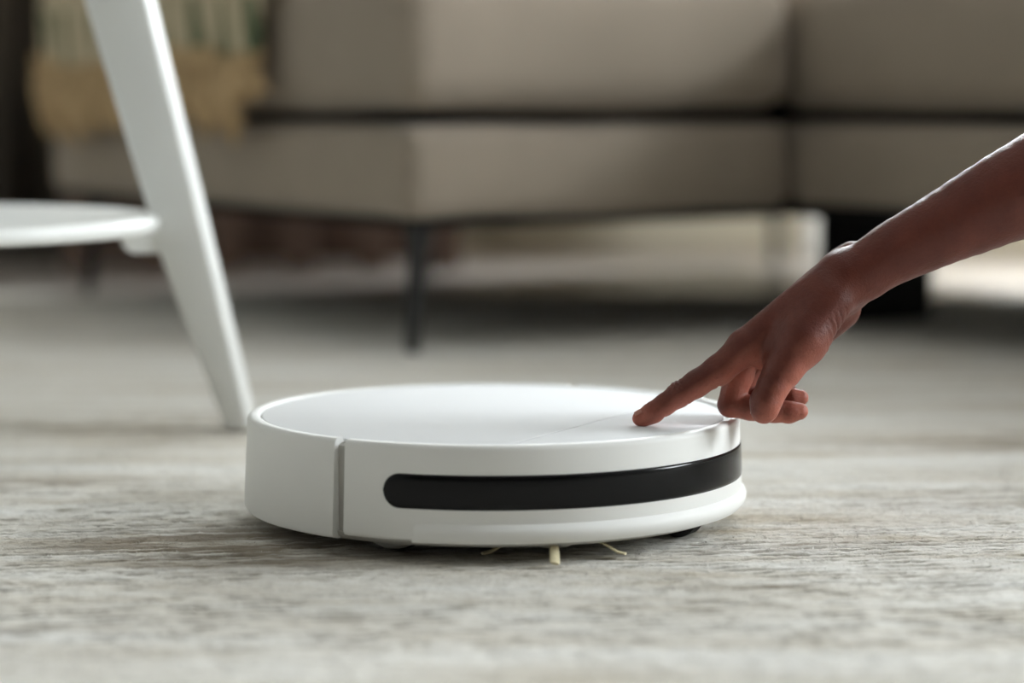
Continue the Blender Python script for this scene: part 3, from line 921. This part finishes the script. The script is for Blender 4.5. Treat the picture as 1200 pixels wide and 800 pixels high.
disp += crease(J(802, 466, -4), J(772, 478, -4) - J(817, 449, -3), 0.0022, 0.0040, 0.0006, 0.014, palmar)
disp += crease(J(776, 483, -4), J(749, 490, -4) - J(785, 470, -4), 0.0020, 0.0040, 0.0005, 0.012, palmar)
disp += crease(J(968, 384, 4), J(950, 398, 0) - J(985, 372, 10), 0.012, 0.0052, 0.0009, 0.026, palmar)
disp += crease(J(842, 456, 2), np.array([1.0, 0, 0.1]), 0.003, 0.006, 0.0010, 0.012)
def ridge(a, b, wdt, amp, side):
    t = np.clip(seg_t(WP, a, b), 0, 1); d = np.linalg.norm(WP - (a + t[:, None] * (b - a)), axis=1)
    return amp * np.exp(-((d - 0.0118) / 0.004) ** 2) * np.clip((nrm @ side) * 2 - 0.9, 0, 1) * np.sin(PI * np.clip(t, 0.02, 0.98)) ** 0.5
disp += ridge(J(880, 401, 1), J(975, 322, 8), 0.003, 0.0008, dorsal)
disp += ridge(J(920, 425, -14), J(968, 352, -2), 0.003, 0.0010, np.array([-0.5, -0.85, 0.1]))
disp += 0.0004 * (vnoise(WP * 160) - 0.5) + 0.0009 * (vnoise(WP * 55) - 0.5)
WP = WP + nrm * disp[:, None]
# the fingertip is flattened where it presses on the lid
tipz = TOP - 0.0011
press = (WP[:, 0] < J(780, 480)[0]) & (WP[:, 2] < tipz)
WP[press, 2] = tipz

per = empty('person', (J(752, 497)[0], D0, TOP))
tag(per, 'bare brown right hand and forearm pressing the vacuum with index finger', 'person')
BASE = np.array(per.location)
arm = np_mesh('body', WP - BASE, Q, M['skin'], per)
# paler skin on the palm side and finger pads
pd = np.clip((nrm @ np.array([0.45, -0.15, -0.88])) * 1.3 + 0.15, 0, 1)
hand_m = np.clip((0.205 + 0.02 - WP[:, 0]) / 0.03, 0, 1)
tipm = np.exp(-np.linalg.norm(WP - J(752, 492, -4), axis=1) ** 2 / 0.014 ** 2)
for q in ((941, 482, 9), (940, 466, 25)):
    tipm = np.maximum(tipm, np.exp(-np.linalg.norm(WP - J(*q), axis=1) ** 2 / 0.013 ** 2))
hollow = np.exp(-np.linalg.norm(WP - J(872, 442, 8), axis=1) ** 2 / 0.016 ** 2)
att = arm.data.attributes.new('palm', 'FLOAT', 'POINT')
att.data.foreach_set('value', np.clip(np.maximum.reduce([pd * hand_m * 0.7, tipm * 0.85, hollow * 0.8]), 0, 1).astype(np.float32))

# fingernails: small curved plates on the finger ends
def nail(center, along, out, ln, wd):
    along = along / np.linalg.norm(along); out = out - along * (out @ along); out /= np.linalg.norm(out)
    sd = np.cross(along, out); V = []; F = []
    n, m = 8, 8
    for i in range(n + 1):
        for j in range(m + 1):
            u = -1 + 2 * i / n; v = -1 + 2 * j / m
            wv = v * wd * math.sqrt(max(0.05, 1 - max(0, u) ** 4 * 0.5 - max(0, -u) ** 4 * 0.6))
            V.append(center + along * (u * ln) + sd * wv + out * (-(v * v) * wd * 0.45 - 0.0005 * u * u) - BASE)
    for i in range(n):
        for j in range(m): F.append((i * (m + 1) + j, (i + 1) * (m + 1) + j, (i + 1) * (m + 1) + j + 1, i * (m + 1) + j + 1))
    o = fix_normals(mesh_obj('fingernail', V, F, M['nail'], per))
    md = o.modifiers.new('thickness', 'SOLIDIFY'); md.thickness = 0.0007
    return o
def nail_on(tip, prev, out, r, back, ln, wd):
    d = tip - prev; d = d / np.linalg.norm(d); out = out - d * (out @ d); out = out / np.linalg.norm(out)
    return nail(tip - d * back + out * r, d, out, ln, wd)
nail_on(J(749, 490, -4), J(765, 482.5, -4), dorsal, 0.0058, 0.0035, 0.0052, 0.0046)
nail_on(J(937, 482, 10), J(907, 481, 10), np.array([0.05, -0.35, -1.0]), 0.0061, 0.0025, 0.0052, 0.0045)
nail_on(J(938, 466, 26), J(912, 468, 27), np.array([0.05, -0.1, -1.0]), 0.0057, 0.0025, 0.0050, 0.0042)
nail_on(J(895, 481, -23), J(906, 452, -21), np.array([-1.0, 0.75, 0.1]), 0.0092, 0.001, 0.006, 0.0055)
